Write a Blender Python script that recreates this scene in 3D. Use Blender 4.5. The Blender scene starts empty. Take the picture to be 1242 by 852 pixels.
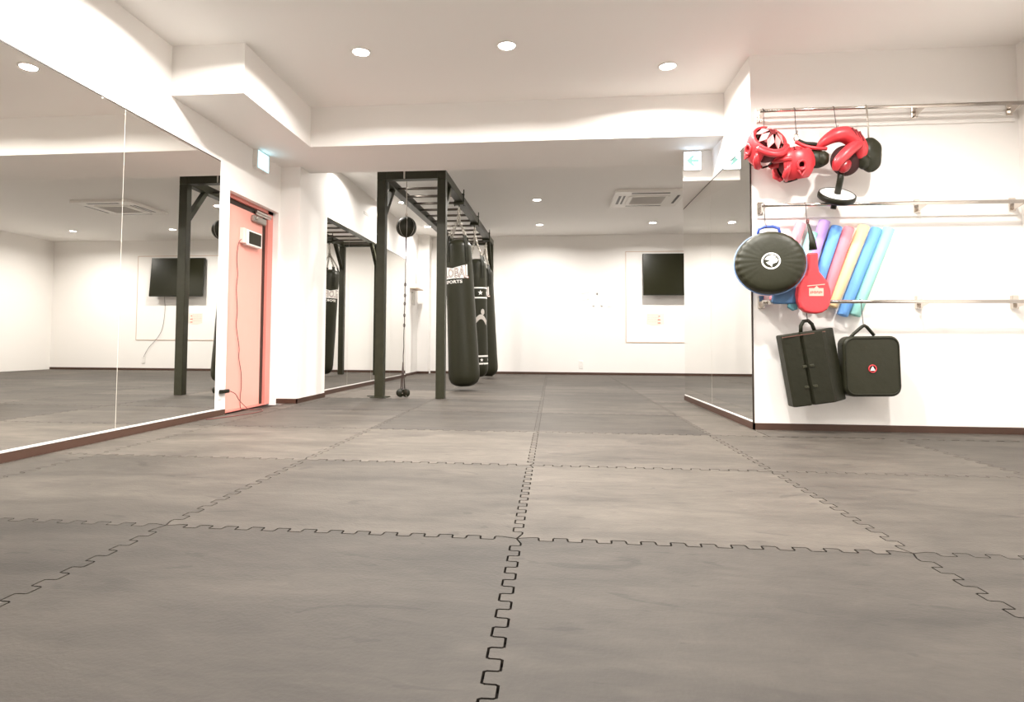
import bpy, bmesh, math, random
from mathutils import Vector, Matrix, Euler
random.seed(7)
sc = bpy.context.scene
COL = sc.collection
PI = math.pi

# ------------------------------------------------------------------ materials
def mat(name, col, rough=.6, metal=0., spec=.5, noise=0., nscale=8., bump=0., bscale=60., coat=0.):
    m = bpy.data.materials.new(name); m.use_nodes = True
    nt = m.node_tree; b = nt.nodes['Principled BSDF']
    b.inputs['Base Color'].default_value = (*col, 1)
    b.inputs['Roughness'].default_value = rough
    b.inputs['Metallic'].default_value = metal
    b.inputs['Specular IOR Level'].default_value = spec
    b.inputs['Coat Weight'].default_value = coat
    if max(col) < .04 and not metal: b.inputs['Specular IOR Level'].default_value = min(spec, .32)
    if noise or bump:
        tc = nt.nodes.new('ShaderNodeTexCoord')
    if noise:
        n = nt.nodes.new('ShaderNodeTexNoise'); n.inputs['Scale'].default_value = nscale; n.inputs['Detail'].default_value = 5
        r = nt.nodes.new('ShaderNodeMapRange'); r.inputs[1].default_value = .3; r.inputs[2].default_value = .7
        r.inputs[3].default_value = 1-noise; r.inputs[4].default_value = 1+noise
        v = nt.nodes.new('ShaderNodeVectorMath'); v.operation = 'SCALE'; v.inputs[0].default_value = col
        nt.links.new(tc.outputs['Object'], n.inputs['Vector']); nt.links.new(n.outputs['Fac'], r.inputs[0])
        nt.links.new(r.outputs[0], v.inputs['Scale']); nt.links.new(v.outputs[0], b.inputs['Base Color'])
    if bump:
        n2 = nt.nodes.new('ShaderNodeTexNoise'); n2.inputs['Scale'].default_value = bscale; n2.inputs['Detail'].default_value = 3
        bp = nt.nodes.new('ShaderNodeBump'); bp.inputs['Strength'].default_value = bump; bp.inputs['Distance'].default_value = .01
        nt.links.new(tc.outputs['Object'], n2.inputs['Vector']); nt.links.new(n2.outputs['Fac'], bp.inputs['Height'])
        nt.links.new(bp.outputs[0], b.inputs['Normal'])
    return m

def emis(name, col, strength, base=(.8, .8, .8)):
    m = mat(name, base, .5)
    b = m.node_tree.nodes['Principled BSDF']
    b.inputs['Emission Color'].default_value = (*col, 1); b.inputs['Emission Strength'].default_value = strength
    return m

WALL = mat('white_wallpaper', (.86, .838, .812), .8, spec=.2, bump=.06, bscale=180)
CEIL = mat('white_ceiling', (.88, .86, .835), .85, spec=.2, bump=.05, bscale=150)
BASE = mat('brown_vinyl_skirting', (.062, .029, .018), .5)
DARKBASE = mat('dark_subfloor', (.03, .024, .02), .9)
STRIP = mat('white_plastic', (.82, .80, .77), .4)
MIRR = mat('silvered_mirror', (.90, .895, .87), .0, metal=1.)
MEDGE = mat('mirror_edge', (.80, .76, .70), .3)
DTRIM = mat('dark_edge_trim', (.03, .02, .015), .4)
PINK = mat('salmon_door_paint', (.80, .36, .30), .42, noise=.02, nscale=3)
PINK2 = mat('salmon_frame_paint', (.70, .24, .20), .42)
STEEL = mat('brushed_steel', (.62, .6, .57), .28, metal=1.)
CHROME = mat('chrome_tube', (.66, .61, .56), .16, metal=1.)
GREYM = mat('grey_metal_paint', (.33, .31, .28), .4, metal=.4)
RIG = mat('charcoal_powder_coat', (.026, .026, .014), .42, noise=.15, nscale=14)
RUNG = mat('worn_grey_rung', (.16, .14, .12), .35, metal=.7)
BLACK = mat('black_plastic', (.010, .010, .004), .45)
VINYL = mat('black_vinyl', (.020, .020, .010), .42, bump=.25, bscale=14)
VINYLM = mat('black_matte_vinyl', (.011, .011, .004), .55, bump=.3, bscale=20)
SCREEN = mat('dark_screen', (.009, .009, .001), .3)
CHAIN = mat('steel_chain', (.45, .42, .37), .35, metal=.9)
RED = mat('red_glossy_vinyl', (.56, .036, .046), .35, bump=.2, bscale=18)
DRED = mat('dark_red_lining', (.16, .008, .012), .6)
RED2 = mat('red_paddle_vinyl', (.60, .045, .056), .4, bump=.1, bscale=40)
PINKW = mat('light_red_strap', (.85, .30, .30), .5)
WHITE = mat('white_print', (.85, .83, .80), .5)
BLUEP = mat('blue_piping', (.03, .07, .35), .45)
BLUEB = mat('blue_backing', (.05, .13, .26), .5)
LBLUE = mat('pale_blue_piping', (.22, .34, .60), .45)
CABLE = mat('dark_cable', (.05, .03, .025), .5)
REDCABLE = mat('red_brown_cable', (.14, .035, .03), .5)
GREYPR = mat('grey_print', (.50, .46, .42), .6)
FAINT = mat('pale_wall_lettering', (.845, .82, .795), .75)
GRILLE = mat('unit_grille', (.52, .49, .46), .6)
ACW = mat('unit_plastic', (.80, .77, .73), .4)
TAN = mat('tan_wall_trim', (.62, .48, .38), .5)
REDINK = mat('red_ink', (.80, .25, .18), .6)
PAPER = mat('cream_paper', (.80, .72, .64), .6)

def rubber():
    m = bpy.data.materials.new('rubber_mat'); m.use_nodes = True
    nt = m.node_tree; L = nt.links.new; b = nt.nodes['Principled BSDF']
    oi = nt.nodes.new('ShaderNodeObjectInfo'); tc = nt.nodes.new('ShaderNodeTexCoord')
    mp = nt.nodes.new('ShaderNodeMapping'); mp.inputs['Scale'].default_value = (.55, 1.6, 1)
    rot = nt.nodes.new('ShaderNodeCombineXYZ'); mu = nt.nodes.new('ShaderNodeMath'); mu.operation = 'MULTIPLY'; mu.inputs[1].default_value = 40
    L(oi.outputs['Random'], mu.inputs[0]); L(mu.outputs[0], rot.inputs[0]); L(rot.outputs[0], mp.inputs['Location'])
    L(tc.outputs['Object'], mp.inputs['Vector'])
    n1 = nt.nodes.new('ShaderNodeTexNoise'); n1.inputs['Scale'].default_value = 2.2; n1.inputs['Detail'].default_value = 8; n1.inputs['Roughness'].default_value = .62
    n1.inputs['Distortion'].default_value = .6
    n2 = nt.nodes.new('ShaderNodeTexNoise'); n2.inputs['Scale'].default_value = 9; n2.inputs['Detail'].default_value = 6; n2.inputs['Roughness'].default_value = .7; n2.inputs['Distortion'].default_value = 1.2
    L(mp.outputs[0], n1.inputs['Vector']); L(mp.outputs[0], n2.inputs['Vector'])
    r1 = nt.nodes.new('ShaderNodeMapRange'); r1.inputs[1].default_value = .32; r1.inputs[2].default_value = .68; r1.inputs[3].default_value = .68; r1.inputs[4].default_value = 1.30
    r2 = nt.nodes.new('ShaderNodeMapRange'); r2.inputs[1].default_value = .3; r2.inputs[2].default_value = .7; r2.inputs[3].default_value = .80; r2.inputs[4].default_value = 1.18
    L(n1.outputs['Fac'], r1.inputs[0]); L(n2.outputs['Fac'], r2.inputs[0])
    # scuff streaks
    w = nt.nodes.new('ShaderNodeTexNoise'); w.inputs['Scale'].default_value = 3.1; w.inputs['Detail'].default_value = 2; w.inputs['Distortion'].default_value = 3.5
    L(mp.outputs[0], w.inputs['Vector'])
    rw = nt.nodes.new('ShaderNodeMapRange'); rw.inputs[1].default_value = .665; rw.inputs[2].default_value = .70; rw.inputs[3].default_value = 1; rw.inputs[4].default_value = .72
    L(w.outputs['Fac'], rw.inputs[0])
    m1 = nt.nodes.new('ShaderNodeMath'); m1.operation = 'MULTIPLY'; L(r1.outputs[0], m1.inputs[0]); L(r2.outputs[0], m1.inputs[1])
    m2 = nt.nodes.new('ShaderNodeMath'); m2.operation = 'MULTIPLY'; L(m1.outputs[0], m2.inputs[0]); L(rw.outputs[0], m2.inputs[1])
    v = nt.nodes.new('ShaderNodeVectorMath'); v.operation = 'SCALE'; L(oi.outputs['Color'], v.inputs[0]); L(m2.outputs[0], v.inputs['Scale'])
    L(v.outputs[0], b.inputs['Base Color'])
    b.inputs['Roughness'].default_value = .62; b.inputs['Specular IOR Level'].default_value = .22
    bp = nt.nodes.new('ShaderNodeBump'); bp.inputs['Strength'].default_value = .12; bp.inputs['Distance'].default_value = .01
    n3 = nt.nodes.new('ShaderNodeTexNoise'); n3.inputs['Scale'].default_value = 90; L(tc.outputs['Object'], n3.inputs['Vector'])
    L(n3.outputs['Fac'], bp.inputs['Height']); L(bp.outputs[0], b.inputs['Normal'])
    return m
RUB = rubber()

# ------------------------------------------------------------------ mesh helpers
class MB:
    def __init__(s): s.bm = bmesh.new()
    def box(s, x0, x1, y0, y1, z0, z1, bev=0., seg=2, M=None, mi=0):
        b2 = bmesh.new(); bmesh.ops.create_cube(b2, size=1)
        for v in b2.verts:
            v.co = Vector(((x0+x1)/2+v.co.x*(x1-x0), (y0+y1)/2+v.co.y*(y1-y0), (z0+z1)/2+v.co.z*(z1-z0)))
        if bev: bmesh.ops.bevel(b2, geom=b2.edges[:], offset=bev, segments=seg, profile=.5, affect='EDGES')
        return s._merge(b2, M, mi)
    def _merge(s, b2, M=None, mi=0):
        if M is not None: b2.transform(M)
        mp = {v: s.bm.verts.new(v.co) for v in b2.verts}
        for f in b2.faces:
            try:
                nf = s.bm.faces.new([mp[v] for v in f.verts]); nf.material_index = mi; nf.smooth = f.smooth
            except ValueError: pass
        b2.free(); return s
    def prism(s, pts, axis, a, b, bev=0., seg=2, M=None, mi=0):
        """outline pts (2D) extruded along axis from a to b. axis y: pts=(x,z); z: (x,y); x: (y,z)"""
        b2 = bmesh.new()
        def P(p, t):
            return {'y': (p[0], t, p[1]), 'z': (p[0], p[1], t), 'x': (t, p[0], p[1])}[axis]
        A = [b2.verts.new(P(p, a)) for p in pts]; B = [b2.verts.new(P(p, b)) for p in pts]
        n = len(pts)
        b2.faces.new(A); b2.faces.new(B[::-1])
        side = []
        for i in range(n): side.append(b2.faces.new((A[i], B[i], B[(i+1) % n], A[(i+1) % n])))
        bmesh.ops.recalc_face_normals(b2, faces=b2.faces[:])
        if bev:
            es = [e for e in b2.edges if (e.verts[0] in A and e.verts[1] in A) or (e.verts[0] in B and e.verts[1] in B)]
            bmesh.ops.bevel(b2, geom=es, offset=bev, segments=seg, profile=.5, affect='EDGES')
        return s._merge(b2, M, mi)
    def tube(s, pts, r, n=12, close=False, mi=0, rs=None):
        pts = [Vector(p) for p in pts]; N = len(pts); rings = []
        t0 = None; up = None
        for i, p in enumerate(pts):
            a = pts[(i-1) % N] if (i > 0 or close) else p; b = pts[(i+1) % N] if (i < N-1 or close) else p
            t = (b-a).normalized()
            if up is None:
                up = Vector((0, 0, 1)) if abs(t.z) < .9 else Vector((1, 0, 0))
            u = (up - t*up.dot(t)).normalized(); w = t.cross(u); up = u
            rr = rs[i] if rs else r
            rings.append([s.bm.verts.new(p + (u*math.cos(2*PI*k/n) + w*math.sin(2*PI*k/n))*rr) for k in range(n)])
        for i in range(N if close else N-1):
            A, B = rings[i], rings[(i+1) % N]
            for k in range(n):
                f = s.bm.faces.new((A[k], A[(k+1) % n], B[(k+1) % n], B[k])); f.smooth = True; f.material_index = mi
        if not close:
            for ring in (rings[0][::-1], rings[-1]):
                f = s.bm.faces.new(ring); f.material_index = mi
        return s
    def lathe(s, prof, M=None, n=32, mi=0, mis=None, wob=None):
        """prof: list of (r, z) revolved about z"""
        M = M or Matrix(); rings = []
        for (r, z) in prof:
            if r < 1e-6: rings.append([s.bm.verts.new(M @ Vector((0, 0, z)))])
            else:
                rings.append([s.bm.verts.new(M @ Vector(((r+(wob(2*PI*k/n, z) if wob else 0))*math.cos(2*PI*k/n), (r+(wob(2*PI*k/n, z) if wob else 0))*math.sin(2*PI*k/n), z))) for k in range(n)])
        for i in range(len(rings)-1):
            A, B = rings[i], rings[i+1]; m_ = mis[i] if mis else mi
            for k in range(n):
                k2 = (k+1) % n
                vs = (A[0], B[k2], B[k]) if len(A) == 1 else ((A[k], A[k2], B[0]) if len(B) == 1 else (A[k], A[k2], B[k2], B[k]))
                if len(A) == 1 and len(B) == 1: continue
                f = s.bm.faces.new(vs); f.smooth = True; f.material_index = m_
        return s
    def torus(s, c, R, r, axis=(0, 0, 1), n=24, m=8, sx=1., sy=1., mi=0):
        q = Vector((0, 0, 1)).rotation_difference(Vector(axis).normalized()); c = Vector(c)
        pts = [c + q @ Vector((R*sx*math.cos(2*PI*k/n), R*sy*math.sin(2*PI*k/n), 0)) for k in range(n)]
        return s.tube(pts, r, m, close=True, mi=mi)
    def poly(s, pts, mi=0):
        f = s.bm.faces.new([s.bm.verts.new(p) for p in pts]); f.material_index = mi; return s
    def build(s, name, m, parent=None, local=False, smooth=None, mods=None):
        if parent is not None and not local:
            s.bm.transform(rootM(parent).inverted())
        bmesh.ops.recalc_face_normals(s.bm, faces=s.bm.faces[:])
        me = bpy.data.meshes.new(name); s.bm.to_mesh(me); s.bm.free()
        for x in (m if isinstance(m, (list, tuple)) else [m]): me.materials.append(x)
        if smooth is not None:
            for p in me.polygons: p.use_smooth = smooth
        o = bpy.data.objects.new(name, me); COL.objects.link(o)
        if parent is not None: o.parent = parent
        return o
def rootM(o):
    M = Matrix.Translation(o.location) @ o.rotation_euler.to_matrix().to_4x4()
    return rootM(o.parent) @ M if o.parent else M
def tag(o, label, cat, group=None):
    o['label'] = label; o['category'] = cat
    if group: o['group'] = group
    return o
def thing(name, label, cat, loc=(0, 0, 0), rot=(0, 0, 0), group=None):
    o = bpy.data.objects.new(name, None); COL.objects.link(o); o.empty_display_size = .05
    o.location = loc; o.rotation_euler = rot
    return tag(o, label, cat, group)
def struct(o): o['kind'] = 'structure'; return o
def lab(o, t): o['label'] = t; return o
def sbox(name, m, *a, **k): return struct(MB().box(*a, **k).build(name, m))
def copy_tree(o, parent=None):
    c = o.copy(); COL.objects.link(c)
    if parent is not None: c.parent = parent
    for ch in list(o.children): copy_tree(ch, c)
    return c

# ------------------------------------------------------------------ dimensions
XL, XR, H, ZU, ZM = -2.93, 1.55, 2.94, 2.55, 2.25
YB, YG, YE = 13.05, 4.96, 7.45          # back wall, gear wall, end of right block
X2 = -2.84                              # left wall of the back room
XE, XF, YN = 5.6, 3.5, -2.6             # back room right wall, front room right wall, wall behind
T = .016                                # mat thickness

# ------------------------------------------------------------------ room shell
sbox('floor', DARKBASE, XL-.3, XE+.3, YN-.2, YB+.2, -.2, -T-.0005)
sbox('ceiling', CEIL, XL-.3, XE+.3, YN-.2, YB+.2, H, H+.2)
sbox('wall_back', WALL, XL-.3, XE+.3, YB, YB+.2, -.1, H)
m = MB()
m.box(XL-.25, XL, YN, 5.30, -.1, H); m.box(XL-.25, XL, 5.30, 6.30, 2.04, H); m.box(XL-.25, XL, 6.30, 7.15, -.1, H)
m.box(XL-.25, XL-.16, 5.30, 6.30, -.1, 2.04)
struct(m.build('wall_left', WALL))
sbox('wall_left_rear', WALL, XL-.25, X2, 7.15, YB, -.1, H)
sbox('wall_left_column', WALL, XL-.02, -2.71, 6.345, 7.15, -.1, H)
sbox('wall_rear_corner_column', WALL, X2-.02, -2.60, 12.80, YB, -.1, H)
sbox('wall_right', WALL, XR, XE+.2, YG, YE, -.1, H)
sbox('wall_right_rear', WALL, XE, XE+.2, YE, YB, -.1, H)
sbox('wall_right_front', WALL, XF, XF+.2, YN, YG, -.1, H)
sbox('wall_behind', WALL, XL-.25, XF+.2, YN-.2, YN, -.1, H)
# ceiling beams (dropped soffits)
m = MB(); m.prism([(XL, 4.40), (-2.342, 4.40), (-2.342, 5.70), (XR, 5.70), (XR, 6.61), (X2, 6.61), (X2, 6.345), (XL, 6.345)], 'z', ZU, H)
struct(m.build('trim_1', WALL))
# tapered soffit over the far end of the right mirror
m = MB(); m.prism([(1.273, 6.14), (XR, 6.14), (XR, 7.44), (1.540, 7.44)], 'z', ZM+.004, H-.002)
struct(m.build('trim_2', WALL))

# baseboards
def bb(name, *a): return sbox(name, BASE, *a)
bb('baseboard_left', XL, XL+.014, YN, 5.28, 0, .05)
bb('baseboard_left_column', -2.95+.02, -2.71+.012, 6.333, 6.345, 0, .05)
bb('baseboard_left_column_side', -2.71, -2.698, 6.333, 7.15, 0, .05)
bb('baseboard_left_rear', X2, X2+.012, 11.5, 12.80, 0, .05)
bb('baseboard_corner_column', X2, -2.588, 12.788, 12.80, 0, .05)
bb('baseboard_back', -2.6, XE, YB-.012, YB, 0, .05)
bb('baseboard_right', XR-.014, XR, YG-.014, YE, 0, .05)
bb('baseboard_gear', XR-.014, XF, YG-.014, YG, 0, .05)
bb('baseboard_right_end', XR, XE, YE, YE+.012, 0, .05)

# ------------------------------------------------------------------ wall mirrors
def mirror_panel(name, label, group, A, B, z0, z1, side):
    """vertical mirror sheet from A to B (xy); side=+1 faces to +normal"""
    A = Vector((*A, 0)); B = Vector((*B, 0)); d = (B-A).normalized(); n = Vector((d.y, -d.x, 0))*side
    g = .0022
    a = A + d*g; b = B - d*g
    t = thing(name, label, 'mirror', ((A+B)/2).to_tuple(), group=group)
    def sheet(lo, hi, y0, y1, mm, nm, full=False):
        m = MB(); vs = []
        a_, b_ = (A+d*.0003, B-d*.0003) if full else (a, b)
        for zz in (lo, hi):
            for q, w in ((a_, y0), (b_, y0), (b_, y1), (a_, y1)):
                p = q + n*w; vs.append(m.bm.verts.new((p.x, p.y, zz)))
        for f in ((0, 1, 2, 3), (4, 5, 6, 7), (0, 1, 5, 4), (1, 2, 6, 5), (2, 3, 7, 6), (3, 0, 4, 7)): m.bm.faces.new([vs[i] for i in f])
        return m.build(nm, mm, t)
    sheet(z0, z1, .004, .0065, MIRR, 'glass')
    sheet(z0, z1, .0, .004, MEDGE, 'backing', True)
    sheet(z0-.012, z0, .0, .010, STRIP, 'bottom_channel')
    sheet(z1-.002, z1+.006, .0, .008, DTRIM, 'top_clip')
    return t
ys = [5.12, 3.895, 2.67, 1.445, .22]
nm = ['nearest the door', 'second from the door', 'third from the door', 'fourth from the door']
for i in range(4):
    mirror_panel('wall_mirror', 'tall frameless mirror panel on the left wall, ' + nm[i], 'left wall mirrors', (XL, ys[i+1]), (XL, ys[i]), .066, ZM, 1)
mirror_panel('wall_mirror', 'tall frameless mirror panel on the right wall, at the corner with the gear wall', 'right wall mirrors', (XR, 4.975), (XR, 6.20), .066, ZM, -1)
mirror_panel('wall_mirror', 'tall frameless mirror panel on the right wall, far one under the arrow sign', 'right wall mirrors', (XR, 6.20), (XR, 7.43), .066, ZM, -1)
m2a, m2b = Vector((X2+.022, 7.16)), Vector((-2.765, 11.42)); N2 = 4
for i in range(N2):
    a = m2a.lerp(m2b, i/N2); b = m2a.lerp(m2b, (i+1)/N2)
    mirror_panel('wall_mirror', 'tall mirror panel behind the monkey bars on the left wall, ' + ['first past the white column', 'second past the white column', 'third past the white column', 'fourth and farthest'][i], 'rear left wall mirrors', a, b, .066, ZM-.03, 1)
# furring boards that carry the rear left mirrors
m = MB(); m.prism([(X2, 7.155), (m2a.x, 7.155), (m2b.x, 11.42), (X2, 11.42)], 'z', .0, ZM-.03)
struct(m.build('trim_3', WALL))
m = MB(); m.prism([(m2a.x, 7.155), (m2a.x+.014, 7.155), (m2b.x+.014, 11.42), (m2b.x, 11.42)], 'z', .0, .05)
struct(m.build('baseboard_left_mirror', BASE))
sbox('trim_4', DTRIM, XR-.010, XR-.0005, YG-.004, YG+.012, .05, ZM)      # dark edge strip at the gear wall corner

# ------------------------------------------------------------------ jigsaw rubber mats
P0, PX0, PY0 = 1.25, -.119, 2.096
NT = 12
def seam_pts(lo, hi, grid0, sign):
    """(s, offset) along a seam for s in [lo, hi]; teeth laid on the absolute grid"""
    out = [(lo, 0.)]; a = .0165; per = (P0-.10)/NT
    k0 = math.floor((lo-grid0)/P0+1e-6); base = grid0+k0*P0
    for i in range(NT):
        s0 = base+.05+i*per; s1 = s0+per
        if s0 < lo+.002 or s1 > hi-.002: continue
        for q in range(16):
            t_ = q/16; u = t_+.085*math.sin(4*PI*t_)
            v = max(-1., min(1., -1.7*math.cos(2*PI*t_)))
            if v in (-1., 1.) and q % 2 and q not in (3, 5, 11, 13): continue
            out.append((s0+u*per, v*a*sign))
        if i == NT-1: out.append((s1, -a*sign))
    out.append((hi, 0.)); return out
def inset(poly, d):
    n = len(poly); out = []
    for i in range(n):
        p0, p1, p2 = Vector(poly[i-1]), Vector(poly[i]), Vector(poly[(i+1) % n])
        e1 = (p1-p0); e2 = (p2-p1)
        if e1.length < 1e-7 or e2.length < 1e-7: out.append(tuple(p1)); continue
        e1.normalize(); e2.normalize()
        n1 = Vector((-e1.y, e1.x)); n2 = Vector((-e2.y, e2.x)); b = n1+n2
        if b.length < 1e-6: out.append(tuple(p1)); continue
        b.normalize(); k = d/max(.45, b.dot(n1)); out.append(tuple(p1+b*k))
    return out
def ln(*c): return tuple(((v/255+.055)/1.055)**2.4 if v/255 > .04045 else v/255/12.92 for v in c)
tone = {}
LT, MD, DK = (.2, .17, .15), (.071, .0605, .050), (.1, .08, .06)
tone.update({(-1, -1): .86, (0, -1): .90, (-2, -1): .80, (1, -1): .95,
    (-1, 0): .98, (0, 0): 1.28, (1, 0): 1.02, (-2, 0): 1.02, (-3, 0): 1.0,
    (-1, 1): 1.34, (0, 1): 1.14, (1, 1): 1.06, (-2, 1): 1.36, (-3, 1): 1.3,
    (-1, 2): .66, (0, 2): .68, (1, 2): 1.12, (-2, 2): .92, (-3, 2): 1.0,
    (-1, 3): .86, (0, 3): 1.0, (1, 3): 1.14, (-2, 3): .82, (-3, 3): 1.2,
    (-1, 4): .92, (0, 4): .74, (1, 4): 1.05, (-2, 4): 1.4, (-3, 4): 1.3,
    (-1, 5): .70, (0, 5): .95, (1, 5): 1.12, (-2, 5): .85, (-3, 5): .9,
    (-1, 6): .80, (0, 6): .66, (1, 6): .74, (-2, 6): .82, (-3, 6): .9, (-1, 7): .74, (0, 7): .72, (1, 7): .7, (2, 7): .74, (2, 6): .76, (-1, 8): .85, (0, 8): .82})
colname = {-3: 'strip along left wall', -2: 'second column from left', -1: 'left of centre seam', 0: 'right of centre seam',
           1: 'fifth column from left', 2: 'sixth column from left', 3: 'seventh column from left', 4: 'rightmost column'}
rowname = ['behind the camera', 'row nearest the camera', 'second row out', 'third row out', 'fourth row out', 'fifth row out', 'sixth row out', 'seventh row out', 'eighth row out', 'ninth row out', 'tenth row out', 'row along back wall']
def make_mat(c, r):
    gx0, gy0 = PX0+c*P0, PY0+r*P0; gx1, gy1 = gx0+P0, gy0+P0
    front = gy1 <= YG+.7
    xmin = XL+.016 if gy0 < 5.9 else X2+.016
    if gy0 > 5.8: xmin = X2+.016
    xmax = XF-.002 if gy0 < 4.5 else XE-.002
    if r == 2: xmax = XR-.016
    if r in (3,): xmax = XR-.016
    ymax = YB-.014
    x0, x1, y0, y1 = max(gx0, xmin), min(gx1, xmax), max(gy0, YN+.01), min(gy1, ymax)
    if r == 2 and c >= 1: pass
    if r == 4 and c >= 2: y0 = max(y0, YE+.014)
    if x1-x0 < .05 or y1-y0 < .05: return
    poly = []
    # bottom (y0) left->right
    def edge(lo, hi, on, grid, sign): return seam_pts(lo, hi, grid, sign) if on else [(lo, 0.), (hi, 0.)]
    if (c, r) in SPLIT: return
    e = edge(x0, x1, y0 == gy0, PX0, 1 if r % 2 else -1); poly += [(s, y0+o) for s, o in e][:-1]
    e = edge(y0, y1, x1 == gx1, PY0, 1 if (c+1) % 2 else -1); poly += [(x1+o, s) for s, o in e][:-1]
    e = edge(x0, x1, y1 == gy1, PX0, 1 if (r+1) % 2 else -1); poly += [(s, y1+o) for s, o in e][::-1][:-1]
    e = edge(y0, y1, x0 == gx0, PY0, 1 if c % 2 else -1); poly += [(x0+o, s) for s, o in e][::-1][:-1]
    poly = inset(poly, .0030 if c in (-1, 0) and r < 2 else .0019)
    cx_, cy_ = (x0+x1)/2, (y0+y1)/2
    mb = MB(); mb.prism([(p[0]-cx_, p[1]-cy_) for p in poly], 'z', -T, 0)
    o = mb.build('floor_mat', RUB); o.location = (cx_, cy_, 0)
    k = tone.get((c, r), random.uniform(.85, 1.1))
    k *= .68 if r < 0 else (1.12 if r > 3 else (.92 if r > 1 else .79))  # row factor darkens near mats: the dimmer light there is put into colour
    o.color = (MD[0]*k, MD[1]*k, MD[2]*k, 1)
    ri = max(0, min(11, r+2))
    sh = 'darker' if k < .66 else ('lighter' if k > .88 else 'mid-toned')
    tag(o, f'{sh} grey-brown jigsaw floor mat, {rowname[ri]}, {colname[c]}', 'floor mat', 'interlocking rubber floor mats')
    return o
SPLIT = set()
for r in range(-2, 9):
    for c in range(-3, 5):
        if c > 1 and r in (2, 3): continue
        make_mat(c, r)
# the floor between the mirror-wall line and the gear wall (row 2 stops at the gear wall): filler mats
m = MB(); m.box(XR-.01, XF-.004, 4.60, YG-.016, -T, 0)
o = m.build('floor_mat', RUB); o.color = (MD[0]*.95, MD[1]*.95, MD[2]*.95, 1)
tag(o, 'narrow cut strip of rubber matting along the foot of the gear wall', 'floor mat', 'interlocking rubber floor mats')

# ------------------------------------------------------------------ door on the left
D = struct(bpy.data.objects.new('door_1', None)); COL.objects.link(D); D.location = (XL-.1, 5.8, 0)
MB().box(XL-.12, XL-.085, 5.335, 6.115, .012, 1.955, bev=.002).build('door_panel', PINK, D)
m = MB()
m.box(XL-.15, XL-.06, 5.30, 5.335, 0, 2.04); m.box(XL-.15, XL-.06, 6.186, 6.30, 0, 2.04); m.box(XL-.15, XL-.06, 5.30, 6.30, 2.005, 2.04)
m.box(XL-.155, XL-.14, 5.30, 6.30, 0, 2.04)
m.box(XL-.15, XL-.055, 5.30, 6.21, -.002, .010)
m.build('door_frame', PINK2, D)
MB().box(XL-.12, XL-.088, 6.116, 6.185, .01, 2.0).build('door_gap_shade', DTRIM, D)  # solid dark strip stands in for the shade of the open slit
MB().box(XL-.12, XL-.088, 5.335, 6.115, 1.957, 2.004).build('door_gap_shade', DTRIM, D)  # same painted shade along the slit above the door
m = MB(); m.box(XL-.085, XL-.045, 5.86, 6.13, 1.865, 1.93, bev=.012)
m.tube([(XL-.06, 5.90, 1.90), (XL-.02, 5.90, 1.90)], .02, 14)
m.build('closer_body', GREYM, D)
m = MB(); m.box(XL-.07, XL-.055, 5.92, 6.24, 1.945, 1.965, bev=.003); m.box(XL-.075, XL-.05, 5.93, 6.25, 1.968, 1.99, bev=.003)
m.build('closer_arm', STEEL, D)
# alarm/tablet box on the door
t = thing('wall_display', 'small white box with a dark screen fixed high on the salmon door', 'display', (XL-.06, 5.83, 1.66))
MB().box(XL-.085, XL-.035, 5.64, 5.70, 1.61, 1.76, bev=.008).build('side_box', mat('pink_tinted_plastic', (.80, .62, .56), .4), t)  # pink tint set evenly in the base colour
MB().box(XL-.084, XL-.028, 5.70, 6.00, 1.60, 1.755, bev=.01).build('housing', STRIP, t)
MB().box(XL-.0285, XL-.0265, 5.725, 5.975, 1.618, 1.737).build('screen', SCREEN, t)
def wire(name, pts, r, m_, label, cat='cable', sub=8):
    # Catmull-Rom
    P = [Vector(p) for p in pts]; out = []
    for i in range(len(P)-1):
        a, b, c, d = P[max(i-1, 0)], P[i], P[i+1], P[min(i+2, len(P)-1)]
        for k in range(sub):
            u = k/sub
            out.append(.5*((2*b)+(c-a)*u+(2*a-5*b+4*c-d)*u*u+(3*b-a-3*c+d)*u**3))
    out.append(P[-1])
    o = MB().tube(out, r, 6).build(name, m_)
    return tag(o, label, cat) if label else o
xd = XL-.078
wire('display_cable', [(xd+.02, 5.66, 1.66), (xd+.012, 5.60, 1.60), (xd+.01, 5.575, 1.45), (xd+.008, 5.60, 1.3), (xd+.008, 5.585, 1.15), (xd+.008, 5.61, .95), (xd+.008, 5.60, .8), (xd+.008, 5.66, .6), (xd+.008, 5.66, .5), (xd+.008, 5.71, .35), (xd+.008, 5.72, .22), (xd+.01, 5.70, .12), (xd+.02, 5.69, .02), (xd+.05, 5.70, .005), (XL+.06, 5.72, .004)], .0032, REDCABLE,
     'thin dark red cable hanging down the salmon door from the small display')
t = thing('power_outlet', 'white wall outlet low between the left mirror and the door, with a black plug', 'outlet', (XL, 5.20, .2))
MB().box(XL, XL+.008, 5.165, 5.235, .14, .26, bev=.003).build('face_plate', STRIP, t)
MB().box(XL+.008, XL+.045, 5.175, 5.30, .195, .228, bev=.006).build('plug_adaptor', BLACK, t)
wire('extension_cable', [(XL+.05, 5.29, .21), (XL+.07, 5.35, .18), (XL+.05, 5.45, .12), (XL+.04, 5.58, .05), (XL+.05, 5.66, .006), (XL+.14, 5.70, .005), (XL+.22, 5.55, .005), (XL+.2, 5.3, .005), (XL+.12, 5.05, .005), (XL+.06, 4.9, .005)], .0035, REDCABLE,
     'thin cable running from the black plug across the mats by the salmon door')

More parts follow.
